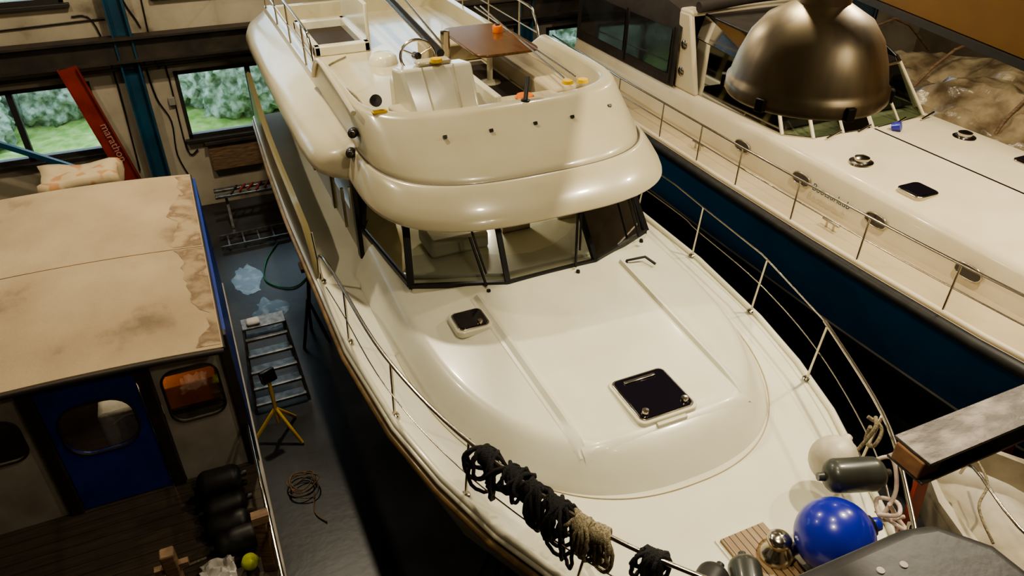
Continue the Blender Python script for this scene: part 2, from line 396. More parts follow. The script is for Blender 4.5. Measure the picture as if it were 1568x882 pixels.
def hatch(nm,cx,cy,w,h,z,par=Y):
    prism(nm+'_frame',rrect(cx,cy,w,h,.07),z-.04,z+.03,'gel',par,bevel=.01)
    prism(nm+'_rim',rrect(cx,cy,w-.05,h-.05,.06),z+.0,z+.042,'steel',par,bevel=.004)
    prism(nm+'_glass',rrect(cx,cy,w-.08,h-.08,.05),z+.02,z+.05,'hatch',par,bevel=.004)
hatch('fore_hatch',3.15,4.02,.60,.60,2.765)
for dx in (-.2,.2): lathe('hatch_latch',[(0,.02),(.03,.018),(.035,0),(.035,-.02)],(3.15+dx,3.82,2.83),'steel',Y,n=16)
box('hatch_bar',2.98,3.3,4.20,4.23,2.815,2.83,'steel',Y,bevel=.004)
box('hatch_hinge',3.0,3.3,3.68,3.72,2.73,2.77,'gel',Y,bevel=.008)
hatch('side_hatch',2.06,5.66,.38,.36,2.81)
lathe('side_hatch_latch',[(0,.02),(.025,.018),(.03,0),(.03,-.02)],(2.13,5.56,2.87),'steel',Y,n=16)
# windshield
wb=[(1.55,8.1,2.80),(1.70,6.48,2.84),(2.66,6.08,2.87),(3.74,6.1,2.87),(4.66,6.5,2.84),(4.75,8.1,2.80)]
wt=[(1.60,8.2,3.70),(1.84,7.0,3.70),(2.70,6.62,3.70),(3.64,6.62,3.70),(4.50,7.0,3.70),(4.70,8.2,3.70)]
for i in range(5): quad('windscreen_glass',[wb[i],wb[i+1],wt[i+1],wt[i]],'glass',Y)
for i in range(6): beam('windscreen_mullion',wb[i],wt[i],.055 if i not in(1,4) else .08,.05,'black',Y)
for i in range(5):
    beam('windscreen_sill',wb[i],wb[i+1],.04,.06,'black',Y); beam('windscreen_header',wt[i],wt[i+1],.05,.05,'black',Y)
prism('cabin_skirt',[(p[0],p[1]-.03) for p in wb],2.38,2.83,'gel',Y,bevel=.02)
for a,b_ in (((2.42,6.10,2.88),(2.36,6.40,3.34)),((3.45,6.03,2.90),(3.66,6.42,3.48)),((4.45,6.33,2.90),(4.42,6.60,3.32))):
    tube('wiper_arm',[a,b_],.014,'black',Y); a=Vector(a);b_=Vector(b_)
    d=(b_-a); tube('wiper_blade',[a+d*.25+Vector((.04,-.01,0)),b_+d*.25+Vector((.04,-.01,0))],.012,'black',Y)
    lathe('wiper_motor',[(0,.04),(.02,.035),(.025,0)],a+Vector((0,-.06,-.04)),'black',Y,n=12)
prism('dashboard',[(1.75,6.62),(2.65,6.22),(3.7,6.22),(4.6,6.62),(4.6,7.0),(1.75,7.0)],2.84,2.90,'interior',Y,bevel=.02)
box('helm_console',2.05,2.75,6.80,7.3,2.9,3.12,'interior',Y,bevel=.05)
box('wheelhouse_sole',1.6,4.7,7.0,13.4,2.38,2.42,'idark',Y)
box('helm_seat',2.0,2.6,8.0,8.5,2.45,3.2,'seat',Y,bevel=.08); box('saloon_sofa',3.2,4.5,7.7,8.4,2.45,2.9,'red',Y,bevel=.08)
box('galley',3.75,4.45,7.05,7.6,2.42,3.0,'interior',Y,bevel=.03)
box('companion_door',3.0,3.35,7.0,7.05,2.42,3.2,'table',Y)
tube('helm_wheel',[(2.35+.16*cos(a),7.45+.08*sin(a),3.22+.12*sin(a)) for a in [2*pi*i/20 for i in range(20)]],.013,'black',Y,cyc=True)
for s,nm in ((-1,'port'),(1,'starboard')):
    x=XC+s*1.62
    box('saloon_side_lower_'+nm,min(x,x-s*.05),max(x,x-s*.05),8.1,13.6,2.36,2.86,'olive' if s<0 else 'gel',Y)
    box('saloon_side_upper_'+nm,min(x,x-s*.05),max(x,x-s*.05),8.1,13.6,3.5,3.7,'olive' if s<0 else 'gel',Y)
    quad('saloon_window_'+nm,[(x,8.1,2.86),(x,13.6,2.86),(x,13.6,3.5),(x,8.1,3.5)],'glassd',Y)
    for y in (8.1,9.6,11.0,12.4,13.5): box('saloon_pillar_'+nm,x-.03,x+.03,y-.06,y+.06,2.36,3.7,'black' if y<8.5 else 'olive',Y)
box('saloon_aft_bulkhead',1.53,4.77,13.55,13.62,2.36,3.7,'gel',Y)
box('side_door_handle',1.46,1.50,8.6,8.64,2.55,3.1,'steel',Y)
lathe('cabin_fill_disc',[(0,-.01),(.09,-.01),(.1,.02)],(3.1,7.9,3.60),'lampin',Y,n=20)  # added glowing disc and area light to brighten the cabin interior
l=bpy.data.lights.new('cabin','AREA'); l.shape='DISK'; l.size=.18; l.energy=20; l.color=(1,.9,.74); o=bpy.data.objects.new('cabin_fill',l); COL.objects.link(o); o.location=(3.1,7.9,3.57); o.parent=Y
# ---------------- flybridge moulding
def ring(yf,h,nn,yc,z,ye=14.2,low=4.14):
    P=[];ts=[0,.12,.2,.26,.3,.5,.75,1]
    side=[yc+(ye-yc)*t for t in ts]
    def zz(y):
        if z<=low: return z
        if y<9.5: return z
        if y>10.0: return low+(z-low)*.06
        t=(y-9.5)/.5; return z+(low+(z-low)*.06-z)*(t*t*(3-2*t))
    for y in reversed(side[1:]): P.append((XC-h,y,zz(y)))
    NN=64
    for i in range(NN+1):
        t=pi*i/NN; c_,s_=cos(t),sin(t)
        P.append((XC-h*(abs(c_)**(2/nn))*(1 if c_>0 else -1), yc-(yc-yf)*(abs(s_)**(2/nn)), z))
    for y in side[1:]: P.append((XC+h,y,zz(y)))
    return P
FR=[(6.3,1.4,3,7.4,3.67),(5.95,1.69,3,7.4,3.655),(5.88,1.735,3,7.4,3.66),(5.862,1.745,3,7.4,3.68),(5.865,1.742,3,7.41,3.71),(5.91,1.725,3,7.45,3.78),(6.00,1.70,3,7.53,3.86),(6.10,1.672,3,7.6,3.935),(6.185,1.65,3,7.67,3.988),(6.21,1.64,3,7.7,3.995),(6.235,1.625,3,7.7,3.992),(6.245,1.61,3,7.7,3.975),(6.27,1.605,3,7.72,3.975),(6.28,1.615,3,7.75,4.0),(6.33,1.62,3,7.77,4.04),(6.55,1.615,3.1,7.9,4.16),(6.80,1.61,3.3,8.1,4.30),(7.01,1.605,3.5,8.25,4.425),(7.04,1.60,3.5,8.3,4.442),(7.08,1.58,3.5,8.3,4.45),(7.19,1.52,3.5,8.3,4.45),(7.22,1.50,3.5,8.3,4.44),(7.25,1.485,3.5,8.3,4.40),(7.32,1.46,3.5,8.3,3.9)]
loft('flybridge_moulding',[ring(*f) for f in FR],'gel2',Y,closed=False,cap1=True,ang=45)
r0=ring(*FR[1]); mk('flybridge_underside',r0,[tuple(range(len(r0)))],'gel2',Y,smooth=False)
tube('flybridge_seam',ring(6.245,1.617,3,7.7,3.985),.011,'seamc',Y)
box('flybridge_aft_coaming',1.55,4.75,14.1,14.2,3.66,4.15,'gel2',Y,bevel=.02)
for s,nm in ((-1,'wing_port'),(1,'wing_starboard')):
    R=[]
    for y,f in ((7.62,.02),(7.66,.35),(7.75,.62),(7.9,.82),(8.15,.95),(8.6,1.),(10,1.),(11.5,.99),(13,.96),(13.8,.9),(14.15,.75),(14.35,.5),(14.42,.2)):
        W=.50*f; x0=XC+s*1.60
        sec=[(0,3.64),(.75,3.64),(.95,3.66),(1.0,3.71),(.985,3.78),(.92,3.85),(.8,3.91),(.62,3.95),(.4,3.985),(.2,4.02),(0,4.06)]
        R.append([(x0+s*(W*a+ .0),y,z if f>.5 else 3.64+(z-3.64)*(f/.5)**.5) for a,z in sec])
    loft(nm,R,'gel2',Y,closed=True,cap0=True,cap1=True)
for x,y in ((2.29,6.86),(2.79,6.83),(3.3,6.83),(3.75,6.84),(4.3,6.98)):
    obox('vent',(x,y-.03,4.31),(.04,.03,.03),(radians(55),0,0),'black',Y)
for p in ((1.46,7.60,3.98),(1.50,7.55,4.22)):
    lathe('navigation_light',[(0,-.06),(.05,-.06),(.055,-.02),(.05,.05),(.03,.065),(0,.065)],p,'black',Y,n=20,rot=(radians(80),0,radians(-20)))
    lathe('navigation_lens',[(0,.08),(.03,.075),(.035,.06)],(p[0]-.0,p[1]-.0,p[2]),'steel',Y,n=16,rot=(radians(80),0,radians(-20)))
V=[(2.14,7.26,4.36),(2.86,7.26,4.36),(2.90,7.60,4.80),(2.08,7.60,4.80),(2.08,7.95,4.74),(2.90,7.95,4.74),(2.10,7.95,3.9),(2.88,7.95,3.9),(2.14,7.26,3.9),(2.86,7.26,3.9)]
mk('helm_dash',V,[(0,1,2,3),(3,2,5,4),(4,5,7,6),(0,3,4,6,8),(1,9,7,5,2),(0,8,9,1)],'gel',Y,bevel=.035,seg=3)
prism('helm_pod',[(1.95,7.75),(2.03,7.30),(2.97,7.30),(3.05,7.75)],3.9,4.40,'gel2',Y,bevel=.03)
for x in (2.34,2.66): beam('dash_rib',(x,7.26,4.375),(x+ (x-2.5)*.1,7.59,4.80),.014,.02,'gel2',Y)
box('dash_instrument_cover',2.3,2.68,7.64,7.8,4.79,4.84,'gel2',Y,bevel=.02)
tube('fly_steering_wheel',[(2.42+.2*cos(a),8.02+.05*sin(a),4.80+.17*sin(a)) for a in [2*pi*i/28 for i in range(28)]],.016,'steel',Y,cyc=True)
for a in (.5,2.6,4.7): tube('wheel_spoke',[(2.42,8.02,4.80),(2.42+.2*cos(a),8.02+.05*sin(a),4.80+.17*sin(a))],.01,'steel',Y)
lathe('wheel_hub',[(0,.04),(.04,.03),(.04,-.1)],(2.42,8.04,4.80),'black',Y,n=16,rot=(radians(80),0,0))
prism('fly_table_top',[(x,y) for x,y in rrect(3.88,9.50,.90,1.5,.18)],4.45,4.485,'table',Y,bevel=.01)
lathe('table_leg',[(.16,3.9),(.15,3.92),(.04,3.95),(.04,4.45)],(3.85,9.4,0),'gel',Y,n=20)
lathe('table_cup',[(0,.09),(.06,.09),(.07,.08),(.07,.0)],(4.12,9.75,4.485),'orange',Y,n=20)
lathe('cup_lid',[(0,.11),(.03,.105),(.035,.09)],(4.12,9.75,4.485),'black',Y,n=16)
box('settee_outboard',4.15,4.61,8.1,10.9,3.9,4.16,'seat',Y,bevel=.04); box('settee_forward',3.25,4.2,7.55,8.15,3.9,4.16,'seat',Y,bevel=.04)
box('settee_aft',3.3,4.2,10.5,10.95,3.9,4.18,'seat',Y,bevel=.04)
box('seat_back_step',3.14,3.22,7.5,8.5,3.9,4.4,'gel',Y,bevel=.02)
box('footwell_sheet',3.3,4.12,8.2,10.4,3.902,3.912,'idark',Y)  # thin dark sheet over the footwell floor
lathe('round_cushion',[(0,.03),(.10,.03),(.12,0)],(3.72,7.97,4.17),'orange',Y,n=24)
box('pilot_seat',2.3,2.85,8.5,8.95,3.9,4.35,'gel2',Y,bevel=.06)
lathe('bench_post',[(.06,3.9),(.06,4.75),(0,4.76)],(3.12,9.1,0),'steel',Y,n=20)
for (a,b_,c_,d_) in ((1.88,2.75,11.6,11.75),(1.88,2.75,13.25,13.4),(1.88,1.98,11.6,13.4),(2.65,2.75,11.6,13.4)): box('stair_hatch_coaming',a,b_,c_,d_,3.9,4.05,'gel',Y,bevel=.02)
box('stair_well',1.98,2.65,11.75,13.25,3.902,3.91,'idark',Y)
box('stair_hatch_lid',2.72,2.78,11.7,13.4,4.0,4.6,'gel',Y,bevel=.02)
lathe('radar_base',[(.22,3.9),(.2,4.0),(.14,4.05),(.0,4.07)],(2.75,10.9,0),'gel',Y,n=28)
tube('folded_mast',[(2.85,8.5,4.66),(2.90,12.6,5.0)],.05,'black',Y)
tube('mast_wire',[(2.76,8.6,4.72),(2.72,12.6,5.1)],.014,'steel',Y)
tube('mast_stay',[(2.92,8.6,4.72),(3.1,12.6,5.1)],.014,'steel',Y)
tube('mast_crutch',[(2.7,8.62,3.9),(2.85,8.62,4.6),(3.0,8.62,3.9)],.018,'steel',Y)
tube('deck_line',cat([(1.9,8.0,3.92),(2.0,9.5,3.92),(1.85,10.8,3.92),(2.3,11.4,3.92)],8),.012,'ropet',Y)
tube('antenna_stub',[(3.33,7.12,4.45),(3.42,7.26,4.66)],.025,'black',Y)
lathe('antenna_foot',[(0,.03),(.05,.02),(.055,0)],(3.33,7.12,4.44),'black',Y,n=16)
box('searchlight_base',1.70,1.86,7.38,7.46,4.44,4.47,'yellow',Y,bevel=.01)
lathe('searchlight',[(0,-.05),(.05,-.05),(.065,.06),(0,.055)],(1.76,7.5,4.55),'black',Y,n=20,rot=(radians(70),0,0))
for p in ((2.5,7.62,4.84),(4.2,7.42,4.455),(4.02,7.45,4.455)):
    lathe('sponge',[(0,.04),(.06,.035),(.07,0),(0,-.005)],p,'yellow',Y,n=16)
for q in (((4.05,7.6,4.47),(4.45,11.2,4.5)),((4.2,7.6,4.47),(4.35,11.2,4.5))): tube('boathook',list(q),.012,'steel',Y)
for s in (-1,1):
    x=XC+s*1.60
    tube('fly_rail',[(x,9.7,4.3),(x-.0,9.9,4.62),(x,10.4,4.72),(x,14.0,4.75)],.018,'steel',Y,smooth=5)
    tube('fly_rail_mid',[(x,9.8,4.4),(x,14.0,4.45)],.01,'steel',Y)
    for y in (10.4,11.6,12.8,14.0): tube('fly_stanchion',[(x,y,4.15),(x,y,4.73)],.014,'steel',Y)
tube('wing_windbreak',[(1.52,7.5,4.45),(1.52,8.6,4.52),(1.52,9.3,4.52),(1.52,9.75,4.2)],.03,'gel2',Y,smooth=5)
# pulpit rail
RT=[(1.45,.0),(1.6,.38),(2.1,.84),(2.8,1.34),(3.95,1.83),(5.15,2.1),(6.4,2.19),(7.0,2.24)]
L=[(XC-h,y,3.1) for y,h in reversed(RT)]+[(XC+h,y,3.1) for y,h in RT[1:5]]
L=[(XC-2.22,7.75,2.42),(XC-2.235,7.45,2.85)]+L
tube('pulpit_rail',L,.018,'steel',Y,smooth=6)
tube('upper_lifeline',[(XC+h,y,3.1) for y,h in RT[4:]]+[(XC+2.2,9.5,3.1)],.009,'steel',Y)
L2=[(XC-h-.02,y,2.74) for y,h in reversed(RT)]+[(XC+h+.02,y,2.74) for y,h in RT[1:]]
tube('lifeline',L2+[(XC+2.2,9.5,2.75)],.006,'steel',Y,smooth=6)
for y in (7.7,6.4,5.12,3.95,2.85,2.0):
    for s in (-1,1):
        t=interp(RT,y-.1)
        tube('stanchion',[(XC+s*(hw(y)-.06),y,zg(y)),(XC+s*t,y-.08,3.1)],.014,'steel',Y)
        lathe('stanchion_foot',[(0,.02),(.035,.015),(.045,0)],(XC+s*(hw(y)-.06),y,zg(y)+.03),'steel',Y,n=14)
box('anchor_platform',2.95,3.36,1.15,2.70,2.43,2.46,'teak',Y,bevel=.005)
box('anchor_platform_edge',2.92,3.39,1.1,2.73,2.40,2.435,'gel',Y,bevel=.01)
lathe('windlass_base',[(.13,0),(.13,.03),(.1,.06),(.07,.12),(.09,.16),(.09,.19),(.06,.22),(0,.23)],(3.24,2.42,2.46),'steel',Y,n=32)
lathe('windlass_gypsy',[(0,-.10),(.08,-.10),(.05,-.04),(.05,.04),(.08,.10),(0,.10)],(3.36,2.36,2.55),'steel',Y,n=28,rot=(0,radians(90),0))
for x,y in ((4.3,3.0),(2.0,3.0)):
    tube('cleat',[(x,y-.14,2.50),(x,y+.14,2.50)],.017,'steel',Y)
    for d in(-.05,.05): tube('cleat_leg',[(x,y+d,2.38),(x,y+d,2.5)],.014,'steel',Y)
tube('grab_handle',[(4.05,5.95,2.83),(4.06,5.95,2.88),(4.3,5.95,2.87),(4.36,5.82,2.83)],.016,'black',Y)
box('keel',3.0,3.3,3.2,13.2,.1,.7,'antif',Y,bevel=.03)
for y in (4.5,7.5,10.5):
    box('keel_block',2.85,3.45,y-.2,y+.2,0,.12,'wood',Y)
    for s in(-1,1):
        for d in (-.2,.2): tube('shore_leg',[(XC+s*1.2,y,1.2),(XC+s*1.5,y+d,.0)],.025,'antif',Y)

def hank(nm,c,ax,m,loops=7,R=.13,L=.24,r=.014,wd=.08):
    g=E(nm); c=Vector(c); ax=Vector(ax).normalized(); lines=[]; side=Vector((-ax.y,ax.x,0))
    for k in range(loops):
        off=ax*random.uniform(-wd,wd); rr=R*random.uniform(.5,1.1); ll=L*random.uniform(.55,1.25)
        tilt=random.uniform(-.9,.9); sw=random.uniform(-.25,.25)
        P=[]
        for i in range(25):
            a=2*pi*i/24; dn=.5-.5*cos(a)
            P.append(c+off+ax*(tilt*.13*sin(a)+sw*dn*.25+random.uniform(-.007,.007))+side*(rr*.55*sin(a)+random.uniform(-.007,.007))+Vector((0,0,-ll*dn+.02)))
        lines.append(P)
    for k in range(6):
        o_=ax*(-.04+.017*k)
        lines.append([c+o_+side*(.055*cos(a))+Vector((0,0,-.05+.07*sin(a))) for a in [2*pi*i/12 for i in range(13)]])
    multitube('coil',lines,r,m,g)
def rp(y):
    h=interp(RT,y); return (XC-h,y,3.1)
def rax(y): return Vector(rp(y+.1))-Vector(rp(y-.1))
for y,LL,n_ in ((3.68,.38,10),(3.42,.24,8),(3.25,.36,9),(3.04,.48,12)): hank('black_mooring_rope',rp(y),-rax(y),'ropeb',n_,.20,LL,.015,.08)
hank('tan_mooring_rope',rp(2.84),-rax(2.84),'ropet',9,.15,.28,.016,.05); hank('tan_mooring_rope',rp(2.72),-rax(2.7),'ropet',9,.15,.34,.016,.05)
hank('black_mooring_rope',rp(2.42),-rax(2.4),'ropeb',11,.14,.28,.015,.06)
def fender(nm,c,rot,L,r,m,par=None):
    g=par or E(nm); pr=[(0,-L/2-.05),(.03,-L/2-.05),(.035,-L/2)]
    for i in range(7):
        a=pi/2*i/6; pr.append((.03+(r-.03)*sin(a),-L/2+r*.7*(1-cos(a))))
    for i in range(7):
        a=pi/2*(1-i/6); pr.append((.03+(r-.03)*sin(a),L/2-r*.7*(1-cos(a))))
    pr+= [(.035,L/2),(.03,L/2+.05),(0,L/2+.05)]
    lathe('body',pr,c,m,g,n=28,rot=rot); return g
def ball(nm,c,r,m,rot=(0,0,0)):
    g=E(nm); pr=[]
    for i in range(25):
        a=-pi/2+pi*i/24*.93; pr.append((r*cos(a),r*sin(a)))
    pr+=[(r*.2,r*1.02),(r*.17,r*1.2),(r*.08,r*1.26),(0,r*1.26)]
    lathe('body',pr,c,m,g,n=40,rot=rot); lathe('eye_collar',[(r*.30,r*.93),(r*.26,r*1.03),(r*.19,r*1.06)],c,'black' if m!='wfend' else 'wfend',g,n=24,rot=rot)
    return g
ball('blue_ball_fender',(3.54,2.22,2.75),.28,'bfend',(radians(15),radians(75),0))
ball('white_ball_fender',(4.08,2.78,2.76),.20,'wfend',(radians(-20),radians(60),0))
fender('grey_fender',(3.90,2.47,2.98),(radians(90),0,radians(70)),.46,.13,'gfend')
fender('grey_fender',(2.82,2.24,2.56),(radians(90),0,radians(-30)),.45,.12,'gfend')
fender('grey_fender',(2.54,2.34,2.56),(radians(90),0,radians(-60)),.4,.12,'rubber')
g=E('fender_lanyard')
multitube('line',[cat([(3.98,2.2,2.78),(4.1,2.25,2.95),(4.15,2.4,3.12),(4.05,2.5,3.0)],6),cat([(3.92,2.2,2.82),(3.98,2.1,2.9),(4.08,2.2,2.88),(4.0,2.3,2.85),(3.95,2.18,2.78),(4.1,2.12,2.8)],6),cat([(3.95,2.25,2.8),(4.05,2.05,2.75),(4.12,2.18,2.72),(4.0,2.2,2.9)],6)],.016,'ropep',g)
multitube('knot',[cat([(4.33,2.8,3.12),(4.4,2.7,3.05),(4.3,2.65,2.95),(4.38,2.78,2.85),(4.28,2.72,3.1)],6),cat([(4.35,2.75,3.15),(4.28,2.68,3.12),(4.2,2.7,2.9),(4.15,2.72,2.8)],6)],.016,'ropet',g)

# ------------------------------------------------------------------ blue motor yacht (right)
B = E('blue_motor_yacht'); BX=9.2
BG=[(-1.6,.02),(-1.2,.5),(-.5,1.05),(.5,1.6),(1.6,2.0),(2.6,2.2),(3.6,2.29),(5,2.32),(8,2.33),(11,2.28),(14.2,2.1)]
bys=[-1.6,-1.4,-1.2,-.85,-.5,0,.5,1,1.6,2.1,2.6,3.1,3.6,4.3,5,6,7,8,9,10,11,12,13,14.2]
def bz(y): return 2.48+.02*max(0,6-y)
rings=[]
bp=[(1.,0),(1.005,-.12),(.99,-.35),(.97,-.7),(.95,-1.0),(.945,-1.04),(.86,-1.4),(.5,-1.8),(0,-2.0)]
for y in bys:
    h=interp(BG,y); t=max(0,(3-y)/4.6)
    f=lambda s,dz: h*s*(1-.3*t*min(1,-dz))
    rings.append([(BX-f(s,dz),y+t*-dz*.5,bz(y)+dz) for s,dz in bp]+[(BX+f(s,dz),y+t*-dz*.5,bz(y)+dz) for s,dz in reversed(bp[:-1])])
o=loft('hull',rings,'navy',B,closed=False,cap1=True)
o.data.materials.append(M['whitep']); o.data.materials.append(M['antif'])
nr=2*len(bp)-1-1
for i,f in enumerate(o.data.polygons):
    k=i%nr; k=min(k,nr-1-k)
    if k==4: f.material_index=1
    elif k>4: f.material_index=2
V=[];F=[]
for y in bys:
    h=interp(BG,y)
    for k in range(-4,5): V.append((BX+h*k/4,y,bz(y)+.0))
for i in range(len(bys)-1):
    for k in range(8): F.append((i*9+k,i*9+k+1,(i+1)*9+k+1,(i+1)*9+k))
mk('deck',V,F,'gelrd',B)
def bout(off,dz):
    return [(BX-interp(BG,y)-off,y,bz(y)+dz) for y in reversed(bys)]+[(BX+interp(BG,y)+off,y,bz(y)+dz) for y in bys]
tube('rub_rail',bout(.03,-.07),.07,'rubber',B); tube('toe_rail',bout(-.05,.02),.035,'gelr',B)
def bring(h,y0,z,ye=14.0):
    P=[];n=3.0
    for i in range(41):
        t=pi*i/40;c_,s_=cos(t),sin(t)
        P.append((BX+.05-h*(abs(c_)**(2/n))*(1 if c_>0 else -1),2.6-(2.6-y0)*(abs(s_)**(2/n)),z))
    return [(BX+.05-h,ye,z)]+P+[(BX+.05+h,ye,z)]
TRr=[bring(1.60,.2,2.45),bring(1.575,.25,2.72),bring(1.53,.32,2.92),bring(1.49,.37,2.98),bring(1.42,.45,3.01),bring(1.0,.9,3.05),bring(.5,1.5,3.07),bring(.02,2.3,3.08)]
loft('coachroof',TRr,'gelr',B,closed=False)
for y in (8.4,7.1,5.75,4.4,3.0):
    x=BX+.05-1.59
    P=[(x-.014,y+.17*cos(a)*(abs(cos(a))**-.35 if abs(cos(a))>.01 else 1),2.70+.085*sin(a)) for a in [2*pi*i/28 for i in range(28)]]
    tube('porthole_rim',P,.009,'steel',B,cyc=True); mk('porthole_glass',[(p[0]-.004,p[1],p[2]) for p in P],[tuple(range(28))],'hatch',B,smooth=False)
def rhatch(x,y,s):
    prism('deck_hatch_rim',rrect(x,y,s,s,.08),3.02,3.08,'steel',B,bevel=.008); prism('deck_hatch_glass',rrect(x,y,s-.06,s-.06,.05),3.05,3.092,'hatch',B)
rhatch(8.14,5.66,.38); rhatch(10.3,5.66,.38)
for x,y in ((8.19,6.64),(10.26,6.7)):
    lathe('mushroom_vent',[(.17,3.02),(.16,3.06),(.12,3.07)],(x,y,0),'steel',B,n=28); lathe('mushroom_vent_gap',[(.12,3.07),(.10,3.085)],(x,y,0),'black',B,n=28); lathe('mushroom_vent_cap',[(.10,3.085),(.10,3.12),(.05,3.14),(0,3.14)],(x,y,0),'steel',B,n=28)
fb=[(7.86,10.3,3.0),(7.92,7.9,3.02),(8.2,7.56,3.04),(9.25,7.45,3.06),(10.45,7.58,3.04),(10.70,7.95,3.02),(10.70,10.3,3.0)]
ft=[(8.0,10.3,3.86),(8.08,8.45,3.72),(8.35,8.15,3.72),(9.25,8.05,3.74),(10.35,8.2,3.74),(10.62,8.5,3.72),(10.56,10.3,3.86)]
for i in range(6):
    quad('windscreen_glass',[fb[i],fb[i+1],ft[i+1],ft[i]],'glassm' if i in (0,5) else 'glassg',B); beam('windscreen_sill',fb[i],fb[i+1],.03,.04,'steel',B); beam('windscreen_header',ft[i],ft[i+1],.035,.04,'black' if i in(0,5) else 'steel',B)
for i in range(7): beam('windscreen_mullion',fb[i],ft[i],.04,.04,'gelr' if i in(1,2,3,4,5) else 'black',B)
for a_,b_ in ((2,3),(3,4)):
    m1=[(fb[a_][j]+fb[b_][j])/2 for j in range(3)];m2=[(ft[a_][j]+ft[b_][j])/2 for j in range(3)]; beam('windscreen_mullion',m1,m2,.03,.03,'gelr',B)
box('cockpit_sole',7.95,10.60,7.95,13.9,3.085,3.10,'idark',B)
box('cockpit_dash',8.1,10.5,8.25,8.65,3.05,3.3,'idark',B,bevel=.04)
box('cockpit_seat',8.4,9.2,9.2,9.8,3.1,3.6,'canvas',B,bevel=.08); box('cockpit_seat',9.6,10.3,9.2,9.8,3.1,3.6,'canvas',B,bevel=.08)
lathe('blue_cup',[(0,.12),(.07,.12),(.06,0),(0,0)],(9.45,7.3,3.12),'bfend',B,n=20,rot=(radians(70),0,.5))
for x in (8.3,8.9,9.6,10.2): tube('wiper',[(x,7.42,3.08),(x+.35,7.5,3.12)],.015,'steel',B)
for s in (-1,1):
    x=9.25+s*1.42
    V=[(x-.05,9.9,3.0),(x-.05,10.5,3.0),(x-.05,10.6,4.25),(x-.05,10.3,4.25),(x+.05,9.9,3.0),(x+.05,10.5,3.0),(x+.05,10.6,4.25),(x+.05,10.3,4.25)]
    mk('arch_leg',V,[(0,1,2,3),(4,7,6,5),(0,4,5,1),(1,5,6,2),(2,6,7,3),(3,7,4,0)],'gelr',B,bevel=.03)
    for z in (3.3,3.75): lathe('arch_speaker',[(0,.01),(.07,.008),(.08,0)],(x+s*.06,10.35,z),'steel',B,n=20,rot=(0,radians(90*s),0))
box('arch_top',7.8,10.7,10.28,10.62,4.2,4.3,'gelr',B,bevel=.04)
R=[]
for y,dz in ((10.45,.0),(11,.12),(12,.16),(13,.12),(14,-.05)):
    R.append([(7.72,y,3.0),(7.74,y,3.9+dz),(7.85,y,4.2+dz),(8.3,y,4.4+dz),(9.25,y,4.48+dz),(10.2,y,4.4+dz),(10.65,y,4.2+dz),(10.76,y,3.9+dz),(10.78,y,3.0)])
loft('canopy',R,'canvas',B,closed=False,cap1=True)
for y0,y1 in ((10.65,12.0),(12.15,13.8)):
    P=[(7.70,y0,3.2),(7.70,y1,3.2),(7.715,y1,3.95),(7.715,y0,3.95)]; mk('canopy_window',P,[(0,1,2,3)],'vinylw',B)
for y in (10.55,12.07): tube('canopy_zip',[(7.69,y,3.05),(7.70,y,4.0)],.015,'black',B)
V=[(8.0,8.5,3.72),(7.98,10.3,3.86),(8.1,10.3,4.22),(8.25,9.0,4.10),(10.35,9.0,4.10),(10.45,10.3,4.22),(10.56,10.3,3.86),(10.6,8.5,3.72)]
mk('enclosure_top',V,[(3,2,5,4)],'canvas',B,smooth=False)
mk('enclosure_side_window',V,[(0,1,2,3),(4,5,6,7)],'glassm',B,smooth=False)
tube('bimini_frame',[V[0],V[3],V[2]],.022,'black',B); tube('bimini_frame',[V[7],V[4],V[5]],.022,'black',B); tube('bimini_bow',[V[3],V[4]],.03,'black',B)
tube('folded_canvas',[(7.9,10.25,4.36),(9.25,10.2,4.44),(10.6,10.25,4.36)],.09,'canvas',B,smooth=6)
st=[(9.6),(8.55),(7.6),(6.45),(5.3),(4.1),(2.9),(1.7)]
def bx(y): return BX-interp(BG,y)+.07
tube('side_rail',[(bx(y),y,bz(y)+.62) for y in (14,12.5,11,9.6,8.55,7.6,6.45,5.3,4.1,2.9,1.7,.5,-.5)],.016,'steel',B,smooth=4)
tube('side_rail_mid',[(bx(y),y,bz(y)+.33) for y in (14,12.5,11,9.6,8.55,7.6,6.45,5.3,4.1,2.9,1.7,.5,-.5)],.010,'steel',B,smooth=4)
for y in st+[11,12.5]: tube('rail_stanchion',[(bx(y)-.02,y,bz(y)),(bx(y),y,bz(y)+.62)],.013,'steel',B)
for y in (6.1,9.0,2.6):
    tube('cleat',[(7.28,y-.14,2.58),(7.28,y+.14,2.58)],.018,'steel',B)
    for d in(-.06,.06): tube('cleat_leg',[(7.28,y+d,2.46),(7.28,y+d,2.58)],.016,'steel',B)
tx=bpy.data.curves.new('lettering','FONT'); tx.body='Bootsurlaub'; tx.size=.14; tx.extrude=.001; tx.materials.append(M['teal'])
to=bpy.data.objects.new('side_lettering',tx); COL.objects.link(to); to.parent=B; to.rotation_euler=(radians(80),0,radians(-90)); to.location=(7.62,6.85,2.66)
box('keel',9.05,9.35,1.5,13.5,.1,.7,'antif',B)
for y in (3,7,11): box('keel_block',8.9,9.5,y-.2,y+.2,0,.12,'wood',B)

